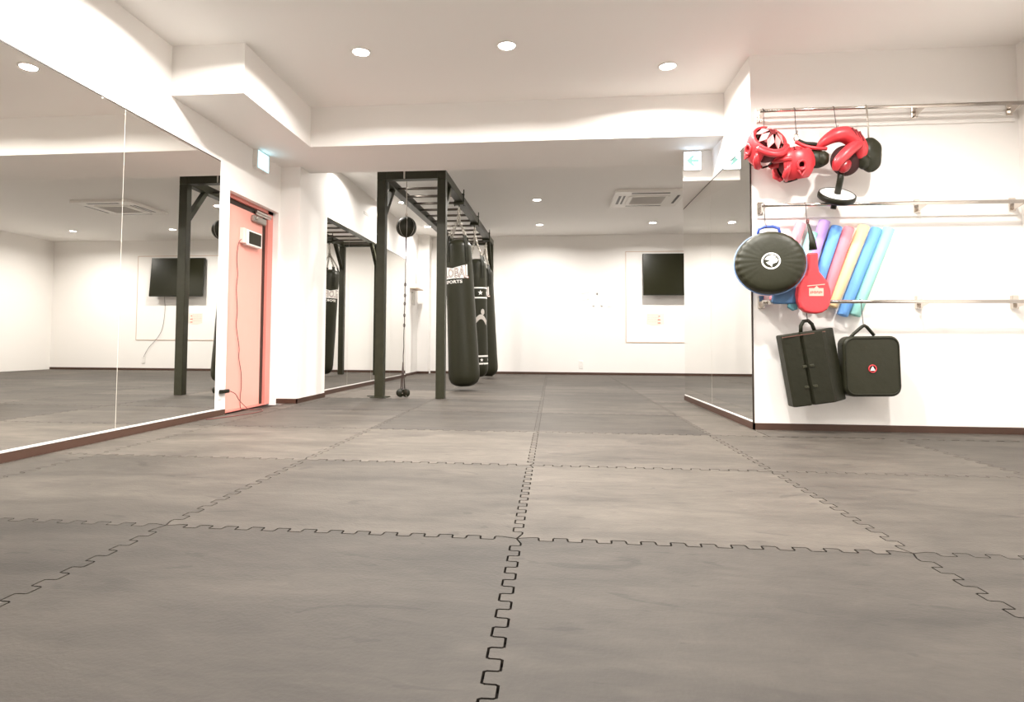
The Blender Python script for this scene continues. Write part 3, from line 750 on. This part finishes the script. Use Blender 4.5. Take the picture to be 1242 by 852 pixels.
# ------------------------------------------------------------------ round black strike pad
px, pz, pr = 1.592, 1.258, .243
t = thing('round_strike_pad', 'large round black striking pad with blue piping and a white round logo', 'strike pad', (px, 4.74, pz-pr))
PM = Matrix.Translation((px, 4.69, pz)) @ Euler((math.radians(86), 0, math.radians(-13))).to_matrix().to_4x4() @ Matrix.Diagonal((1, .96, 1, 1))
def wr(a, z): 
    s = max(0., math.cos(a-PI))**2+max(0., math.cos(a))**4*.8+.15
    return -.0045*s*(1+math.sin(26*a)) if z > -.02 else 0
MB().lathe([(pr-.002, -.045), (pr, -.02), (pr-.004, .01), (pr-.014, .032), (pr-.035, .043), (pr-.07, .048), (pr*.5, .053), (.06, .055), (0, .055)], PM, 128, wob=wr).build('front_pad', VINYL, t)
MB().lathe([(0, -.075), (pr*.7, -.07), (pr-.02, -.062), (pr-.002, -.046)], PM, 64).build('rear_panel', BLUEB, t)
MB().tube([PM @ Vector(((pr+.002)*math.cos(2*PI*k/64), (pr+.002)*math.sin(2*PI*k/64), -.044)) for k in range(64)], .006, 8, close=True).build('piping', LBLUE, t)
m = MB()
hp = [PM @ Vector((-.075, .235, -.05)), PM @ Vector((-.068, .275, -.05)), PM @ Vector((-.03, .292, -.05)), PM @ Vector((.03, .292, -.05)), PM @ Vector((.068, .275, -.05)), PM @ Vector((.075, .235, -.05))]
m.tube(hp, .011, 8); m.build('handle', BLUEP, t)
def flat(m, poly, z0=.0552, z1=.0565):
    A = [m.bm.verts.new(PM @ Vector((x, y, z0-.004))) for x, y in poly]; B = [m.bm.verts.new(PM @ Vector((x, y, z1))) for x, y in poly]; n = len(poly)
    m.bm.faces.new(B)
    for i in range(n): m.bm.faces.new((A[i], A[(i+1) % n], B[(i+1) % n], B[i]))
m = MB(); n = 48
for k in range(n):
    a0, a1 = 2*PI*k/n, 2*PI*(k+1)/n
    flat(m, [(.064*math.cos(a0), .064*math.sin(a0)), (.064*math.cos(a1), .064*math.sin(a1)), (.053*math.cos(a1), .053*math.sin(a1)), (.053*math.cos(a0), .053*math.sin(a0))])
m.build('logo_ring', WHITE, t)
m = MB()
flat(m, [(-.042, .012), (-.030, .030), (-.012, .042), (.012, .046), (.034, .032), (.018, .012), (.020, .008), (.038, .024), (.046, .006), (.040, -.012), (.010, -.022), (.006, -.046), (-.006, -.034), (-.022, -.024), (-.034, -.010), (-.020, -.006), (-.008, .002), (-.022, .008)])
m.build('logo_emblem', WHITE, t)
hook(1.585, 1.705, 1.524, yb_=4.762, label='thin wire hook holding the round black pad')

# lower blue straps of the pad behind it
t = thing('blue_arm_pad', 'dark blue padded shield hanging behind and below the round black pad', 'arm pad', (1.70, 4.80, .95))
MB().prism([(1.64, 1.08), (1.82, 1.08), (1.82, .99), (1.80, .955), (1.64, .955), (1.62, .97)], 'y', 4.735, 4.785, bev=.012).build('pad', BLUEB, t)
MB().prism([(1.735, .972), (1.81, .972), (1.80, .915), (1.77, .905), (1.735, .93)], 'y', 4.745, 4.775, bev=.006).build('strap_end', mat('teal_strap', (.10, .28, .33), .5), t)
MB().box(1.60, 1.625, 4.765, 4.80, .952, .985, bev=.004).build('buckle', CHROME, t)
m = MB(); m.tube([(1.66, 4.79, .962), (1.66, 4.776, .984), (1.66, 4.79, .996), (1.66, 4.806, .99)], .004, 6); m.build('hanging_loop', CHAIN, t)

# ------------------------------------------------------------------ red paddle
t = thing('punch_paddle', 'red punch paddle with a round head and white crest hanging by a black strap', 'paddle', (1.893, 4.72, .89))
out = [(-.037, .40), (-.030, .412), (.030, .412), (.037, .40), (.036, .31), (.044, .265), (.075, .225), (.108, .18), (.126, .12), (.128, .07), (.118, .012), (.095, -.028), (.06, -.050), (.02, -.058), (-.03, -.056), (-.07, -.044), (-.104, -.014), (-.122, .03), (-.127, .09), (-.118, .15), (-.092, .20), (-.060, .238), (-.044, .275), (-.038, .32)]
pc = (1.893, .935)
MB().prism([(pc[0]+a*.93, pc[1]+b*.95) for a, b in out], 'y', 4.675, 4.735, bev=.018, seg=4).build('body', RED2, t, smooth=False)
m = MB(); m.tube([(1.90, 4.705, 1.350), (1.895, 4.705, 1.42), (1.888, 4.725, 1.50), (1.885, 4.745, 1.545)], .02, 10, rs=[.029, .021, .013, .009]); m.build('wrist_strap', VINYLM, t)
m = MB(); m.torus((1.884, 4.752, 1.568), .017, .005, (1, 0, 0), 16, 6); m.build('strap_ring', REDCABLE, t)
m = MB(); m.box(1.855, 1.955, 4.673, 4.6755, 1.008, 1.065); m.prism([(1.842, 1.078), (1.965, 1.090), (1.965, 1.096), (1.842, 1.084)], 'y', 4.673, 4.6755)
m.prism([(1.89, 1.064), (1.925, 1.064), (1.908, 1.082)], 'y', 4.6731, 4.6755); m.build('crest_label', mat('crest_cream', (.60, .40, .33), .5), t)
m = MB()
for i in range(9):
    x = 1.864+i*.0095; m.box(x, x+.005, 4.6722, 4.6731, 1.024+.003*(i % 3), 1.045-.003*((i+1) % 2))
m.build('crest_marks', mat('crest_red', (.40, .05, .04), .5), t)
hook(1.884, 1.705, 1.556, yb_=4.766, label='thin wire hook holding the red paddle')

# ------------------------------------------------------------------ red headgear
def headgear(label, loc, rot, s=1.0, crown=True, pinkface=False):
    t = thing('boxing_headgear', label, 'headgear', loc, rot, 'red boxing headgear on the top rail')
    a, b, c = .118*s, .145*s, .150*s
    NA, NE = 40, 22; bm = MB(); V = {}
    for i in range(NA):
        for j in range(NE+1):
            az = 2*PI*i/NA; el = -PI/2*.72+(PI/2*.72+PI/2*.97)*j/NE
            V[i, j] = (math.cos(el)*math.cos(az)*a, math.cos(el)*math.sin(az)*b, math.sin(el)*c)
    vv = {}
    def g(i, j):
        k = (i % NA, j)
        if k not in vv: vv[k] = bm.bm.verts.new(V[k])
        return vv[k]
    for i in range(NA):
        for j in range(NE):
            az = 2*PI*(i+.5)/NA; az = (az+PI) % (2*PI)-PI     # face towards -y
            el = math.degrees(-PI/2*.72+(PI/2*.72+PI/2*.97)*(j+.5)/NE)
            fa = abs(math.degrees(math.atan2(math.sin(az+PI/2), math.cos(az+PI/2))))     # angle from the face
            ba = 180-fa
            if el > (32 if pinkface else 44): continue                              # crown opening
            if fa < 36 and -40 < el < 14: continue            # eyes and nose
            if fa < 20 and el <= -40: continue
            if el < -52: continue
            if ba < 34 and el < -18: continue                 # nape
            ea = abs(abs(math.degrees(math.atan2(math.cos(az), 1))) )
            if abs(fa-92) < 9 and -12 < el < 4: continue      # ear hole
            f = bm.bm.faces.new((g(i, j), g(i+1, j), g(i+1, j+1), g(i, j+1))); f.smooth = True
    o = bm.build('shell', [RED, DRED, VINYLM], t, local=True)
    so = o.modifiers.new('s', 'SOLIDIFY'); so.thickness = .026*s; so.offset = 1; so.material_offset = 2; so.material_offset_rim = 0
    su = o.modifiers.new('u', 'SUBSURF'); su.levels = 2; su.render_levels = 2
    for sx in (-1, 1):
        m = MB()
        m.torus((sx*(a+.024*s), -.004, -.012*s), .034*s, .012*s, (1, 0, 0), 20, 8, sx=1.1)
        m.tube([(sx*(a+.022*s), -.034*s, -.050*s), (sx*(a+.015*s), -.006*s, -.105*s), (sx*(a+.018*s), .028*s, -.050*s)], .010*s, 8)
        m.build('ear_guard', RED, t, local=True)
    m = MB()
    m.lathe([(0, -.115*s)]+[(math.cos(math.radians(e))*.108*s, math.sin(math.radians(e))*.122*s) for e in range(-65, 21, 8)]+[(math.cos(math.radians(e))*.104*s, math.sin(math.radians(e))*.118*s) for e in range(15, -66, -8)]+[(0, -.110*s)], Matrix.Diagonal((1, 1.18, 1, 1)), 32)
    m.build('lining', mat('dark_red_padding', (.11, .008, .010), .6), t, local=True)
    # brow roll and cheek roll
    m = MB()
    m.tube([(math.sin(q)*(a+.020*s)*.95, -math.cos(q)*(b+.022*s)*.95, .055*s) for q in [math.radians(v) for v in range(-64, 65, 8)]], .024*s, 12)
    m.build('brow_pad', RED, t, local=True)
    for sx in (-1, 1):
        MB().tube([(sx*.112*s, -.085*s, .02*s), (sx*.112*s, -.112*s, -.035*s), (sx*.088*s, -.124*s, -.085*s), (sx*.05*s, -.10*s, -.128*s)], .022*s, 10, rs=[.018*s, .027*s, .028*s, .014*s]).build('cheek_pad', RED, t, local=True)
    # crown straps: a lattice of small pads
    def ep(th, ang, k=1.0, dz=0.): return Vector((math.sin(th)*a*k*math.cos(ang), math.sin(th)*b*k*math.sin(ang), math.cos(th)*c*.96+dz))
    def quad(m, pts, h=.008):
        up = Vector((0, 0, h*s)); vs = [m.bm.verts.new(v) for v in list(pts)+[q+up for q in pts]]; n = len(pts)
        m.bm.faces.new(vs[:n]); m.bm.faces.new(vs[n:])
        for i in range(n): m.bm.faces.new((vs[i], vs[(i+1) % n], vs[n+(i+1) % n], vs[n+i]))
    m = MB()
    for q in range(8):
        ang = q*PI/4+.2; T1, T2, T3 = [math.radians(v) for v in ((62, 40, 15) if pinkface else (50, 31, 13))]
        quad(m, [ep(T1, ang-.02), ep(T2, ang-.36), ep(T3, ang), ep(T2, ang+.36)])
    m.build('crown_strap', PINKW if pinkface else RED, t, local=True)
    m = MB()
    for q in range(4):
        ang = q*PI/2+.2+PI/8
        quad(m, [ep(math.radians(14), ang+j*PI/2+PI/4*0) for j in range(4)], .004) if q == 0 else quad(m, [ep(math.radians(48), ang-.10), ep(math.radians(10), ang-.2), ep(math.radians(10), ang+.2), ep(math.radians(48), ang+.10)], .003)
    m.build('crown_net', DRED, t, local=True)
    MB().tube([(-.10*s, -.03*s, -.125*s), (-.05*s, -.07*s, -.138*s), (0, -.08*s, -.142*s), (.05*s, -.07*s, -.138*s), (.10*s, -.03*s, -.125*s)], .008*s, 8).build('chin_strap', VINYLM, t, local=True)
    return t
R = math.radians
headgear('red padded headgear with a lattice of crown straps, leftmost on the top rail', (1.590, 4.74, 2.135), (R(56), R(-6), R(12)), .95, pinkface=True)
headgear('red padded headgear turned sideways showing its ear guard, middle of the top rail', (1.790, 4.74, 2.000), (R(10), R(14), R(-84)), .86)
def lump(m, c, rx, ry, rz, M=None, k=.0, n=28):
    M_ = Matrix.Translation(c) @ (M or Matrix()) @ Matrix.Diagonal((rx, ry, rz, 1))
    m.lathe([(math.sin(PI*i/18), -math.cos(PI*i/18)) for i in range(19)], M_, n, wob=(lambda a_, z: k*math.sin(3*a_+4*z)+k*.6*math.sin(5*a_-6*z)) if k else None)
# biggest headgear, lying on its side with the face opening towards the lower left
t = thing('boxing_headgear', 'biggest red padded headgear, at the right of the top rail above the round stand', 'headgear', (2.14, 4.74, 1.93), (0, 0, 0), 'red boxing headgear on the top rail')
def sm(P, sub=6):
    P = [Vector(p) for p in P]; o = []
    for i in range(len(P)-1):
        a_, b_, c_, d_ = P[max(i-1, 0)], P[i], P[i+1], P[min(i+2, len(P)-1)]
        for k in range(sub):
            u = k/sub; o.append(.5*((2*b_)+(c_-a_)*u+(2*a_-5*b_+4*c_-d_)*u*u+(3*b_-a_-3*c_+d_)*u**3))
    return o+[P[-1]]
def fat(pts, rs):
    P = sm([Vector((*p, r)) if False else Vector(p) for p in pts]); n = len(P)
    rr_ = []
    for i in range(n):
        f = i/(n-1)*(len(rs)-1); j = min(int(f), len(rs)-2); rr_.append(rs[j]+(rs[j+1]-rs[j])*(f-j))
    return P, rr_
m = MB(); P_, q_ = fat([(1.945, 4.72, 2.105), (1.985, 4.71, 2.145), (2.06, 4.70, 2.190), (2.135, 4.705, 2.200), (2.205, 4.72, 2.165), (2.250, 4.735, 2.095), (2.255, 4.75, 2.03)], [.006, .034, .052, .060, .062, .060, .040])
m.tube(P_, .05, 20, rs=q_)
m.build('shell', RED, t, smooth=True)
m = MB(); P_, q_ = fat([(2.225, 4.69, 2.120), (2.165, 4.66, 2.085), (2.105, 4.645, 2.030), (2.060, 4.65, 1.975), (2.052, 4.67, 1.925)], [.036, .042, .042, .038, .018])
m.tube(P_, .05, 18, rs=q_); m.build('cheek_pad', RED, t, smooth=True)
m = MB(); lump(m, (2.16, 4.755, 2.02), .105, .055, .115); m.build('lining', mat('dark_inner_lining', (.035, .006, .006), .6), t)
m = MB(); lump(m, (2.115, 4.665, 1.955), .040, .03, .055, Matrix.Rotation(R(35), 4, 'Y')); m.build('ear_guard', mat('deep_red_vinyl', (.28, .012, .018), .3), t)
m = MB()
for q in range(3):
    m.tube([(2.165+.028*q, 4.652+.006*q, 2.232-.012*q), (2.200+.026*q, 4.662+.006*q, 2.175-.018*q)], .007, 8)
m.build('lacing', DRED, t)
m = MB(); m.tube(sm([(1.95, 4.735, 2.12), (2.00, 4.735, 2.19), (2.06, 4.735, 2.245), (2.10, 4.735, 2.262)]), .006, 8); m.build('edge_binding', VINYLM, t)
hook(1.590, 2.432, 2.262, yb_=4.77, label='thin wire hook holding the leftmost red headgear')
hook(1.818, 2.432, 2.232, yb_=4.765, label='thin wire hook holding the middle red headgear')
hook(2.10, 2.432, 2.258, yb_=4.75, label='thin wire hook holding the biggest red headgear')
t = thing('black_mitt', 'black padded mitt with a red cuff wedged between the middle and the biggest red headgear', 'mitt', (1.955, 4.76, 1.98))
m = MB(); lump(m, (1.945, 4.74, 2.035), .088, .040, .070, Matrix.Rotation(R(8), 4, 'Y'), .05); lump(m, (1.985, 4.715, 2.03), .045, .03, .055, None, .05); m.build('pad', VINYL, t)
m = MB(); m.tube(sm([(1.800, 4.73, 2.165), (1.86, 4.715, 2.125), (1.93, 4.705, 2.105), (2.01, 4.71, 2.100)]), .014, 10); m.build('cuff', RED, t)
m = MB(); m.tube(sm([(1.82, 4.74, 2.175), (1.87, 4.735, 2.150), (1.94, 4.73, 2.140), (2.00, 4.73, 2.115)]), .016, 10); m.build('cuff_lining', VINYLM, t)
m = MB(); m.torus((1.818, 4.76, 2.205), .018, .005, (0, 1, 0), 14, 6, sy=1.6); m.build('hanging_ring', CHROME, t)
t = thing('black_mitt', 'black padded mitt hanging at the far right of the top rail', 'mitt', (2.33, 4.76, 1.96))
m = MB(); lump(m, (2.335, 4.76, 2.06), .085, .05, .13, None, .05); lump(m, (2.28, 4.745, 2.02), .05, .04, .07, None, .05); m.build('pad', VINYL, t)
MB().tube([(2.33, 4.76, 2.17), (2.335, 4.775, 2.30), (2.335, 4.79, 2.436), (2.335, 4.80, 2.449), (2.335, 4.812, 2.444)], .006, 6).build('hanging_loop', CHAIN, t)
m = MB(); m.tube(sm([(1.500, 4.70, 2.165), (1.53, 4.69, 2.215), (1.575, 4.70, 2.262), (1.61, 4.70, 2.262)]), .006, 8)
m.build('rear_strap', VINYLM, bpy.data.objects['boxing_headgear'])

# ------------------------------------------------------------------ round stand under the biggest headgear
n_ = Vector((0.06, -math.sin(R(36)), math.cos(R(36)))).normalized()
DC = Vector((2.090, 4.745, 1.755))
DMx = Matrix.Translation(DC) @ Vector((0, 0, 1)).rotation_difference(n_).to_matrix().to_4x4()
t = thing('round_weight_stand', 'round black disc with a white top on a black post below the biggest headgear', 'stand', (DC-n_*.03).to_tuple())
MB().lathe([(0, -.028), (.118, -.028), (.128, -.020), (.130, .0), (.127, .016), (.120, .020), (.1185, .016)], DMx, 48).build('disc', BLACK, t)
MB().lathe([(.1188, .010), (.1188, .0165), (.03, .018), (0, .018)], DMx, 48).build('top_plate', WHITE, t)
m = MB(); m.tube([DC+n_*.016, DC+n_*.10+Vector((0, .01, .03)), DC+Vector((.015, -.05, .19))], .022, 16); m.tube([DC-n_*.026, DC-n_*.026+Vector((-.015, .01, -.07))], .02, 14, rs=[.022, .019]); m.build('post', BLACK, t)
m = MB(); m.tube([DC-n_*.02+Vector((-.03, .02, 0)), (2.06, 4.80, 1.70)], .006, 6); m.build('clip', BLACK, t)

# ------------------------------------------------------------------ black kick shields
t = thing('kick_shield', 'rectangular black kick shield hanging askew with a centre groove, below the red paddle', 'kick shield', (1.872, 4.78, .765), (0, R(-9.0), 0))
sec = [(-.205, .05), (-.205, -.045), (-.190, -.062), (-.085, -.070), (-.070, -.052), (-.055, -.070), (.075, -.075), (.10, -.062), (.185, -.005), (.19, .045), (.17, .06), (-.19, .06)]
m = MB(); m.prism(sec, 'z', -.545, -.012, bev=.010, seg=3); m.build('body', VINYLM, t, local=True)
m = MB(); m.tube([(-.055, -.03, -.02), (-.045, -.03, .035), (-.02, -.03, .066), (.012, -.03, .066), (.035, -.03, .035), (.045, -.03, -.02)], .014, 8); m.build('handle', VINYLM, t, local=True)
for (u, w) in ((-.10, -.26), (-.05, -.26), (-.11, -.41), (-.05, -.41)):
    MB().box(u, u+.03, -.076, -.066, w-.010, w+.010, bev=.003).build('strap_patch', RIG, t, local=True)
m = MB(); m.box(-.205, .10, -.073, -.069, -.032, -.026); m.build('top_seam', mat('brown_edge', (.12, .05, .035), .5), t, local=True)
hook(1.872, .975, .818, yb_=4.757, label='thin wire hook holding the askew kick shield')
t = thing('kick_shield', 'black kick shield with rounded corners and a small red emblem, right of the askew one', 'kick shield', (2.305, 4.78, .745), (0, R(-1.0), 0))
rr = []
for (cx_, cz_, a0) in ((.13, -.09, 0), (-.13, -.09, 90), (-.13, -.40, 180), (.13, -.40, 270)):
    for k in range(7): a = R(a0+k*15); rr.append((cx_+.065*math.cos(a), cz_+.065*math.sin(a)))
m = MB(); m.prism(rr, 'y', -.05, .07, bev=.022, seg=3); m.build('body', VINYL, t, local=True)
m = MB(); m.tube([(p[0]*.93, -.049, (p[1]+.245)*.93-.245) for p in rr], .007, 8, close=True); m.build('piping', VINYLM, t, local=True)
m = MB(); m.tube([(-.19, -.02, -.10), (-.11, -.025, -.005), (-.052, -.025, .045), (-.035, -.025, .052), (-.018, -.025, .04), (.03, -.02, -.02)], .012, 8); m.build('handle', VINYLM, t, local=True)
m = MB(); m.torus((-.005, -.0545, -.262), .026, .004, (0, 1, 0), 20, 6); m.build('emblem_ring', RED2, t, local=True)
MB().prism([(-.020, -.275), (.012, -.275), (-.004, -.244)], 'y', -.056, -.050).build('emblem_mark', WHITE, t, local=True)
hook(2.262, .975, .784, yb_=4.757, label='thin wire hook holding the rounded kick shield')

# ------------------------------------------------------------------ camera
F, PIT, YAW, ROL = 746.99, .0450, .1016, .0053
fw = Vector((-math.sin(YAW)*math.cos(PIT), math.cos(YAW)*math.cos(PIT), math.sin(PIT)))
rt_ = Vector((math.cos(YAW), math.sin(YAW), 0)); up_ = rt_.cross(fw)
r_ = rt_*math.cos(ROL)+up_*math.sin(ROL); u_ = -rt_*math.sin(ROL)+up_*math.cos(ROL)
cam = bpy.data.cameras.new('camera'); co = bpy.data.objects.new('camera', cam); COL.objects.link(co)
Mc = Matrix((r_, u_, -fw)).transposed().to_4x4(); Mc.translation = (0, 0, .6554); co.matrix_world = Mc
cam.sensor_fit = 'HORIZONTAL'; cam.sensor_width = 36; cam.lens = F/1242*36
cam.shift_x = (621-594)/1242; cam.shift_y = -(426-382.5)/1242
cam.clip_start = .05; sc.camera = co

# ------------------------------------------------------------------ world and view
w = bpy.data.worlds.new('world'); sc.world = w; w.use_nodes = True
w.node_tree.nodes['Background'].inputs[0].default_value = (1, .97, .93, 1); w.node_tree.nodes['Background'].inputs[1].default_value = .3
sc.view_settings.view_transform = 'Standard'; sc.view_settings.look = 'None'
sc.view_settings.exposure = 0.0; sc.view_settings.gamma = 1; sc.view_settings.use_curve_mapping = False
sc.cycles.max_bounces = 14; sc.cycles.diffuse_bounces = 8; sc.cycles.glossy_bounces = 6
sc.cycles.sample_clamp_indirect = 6; sc.cycles.use_denoising = True
sc.cycles.blur_glossy = .5
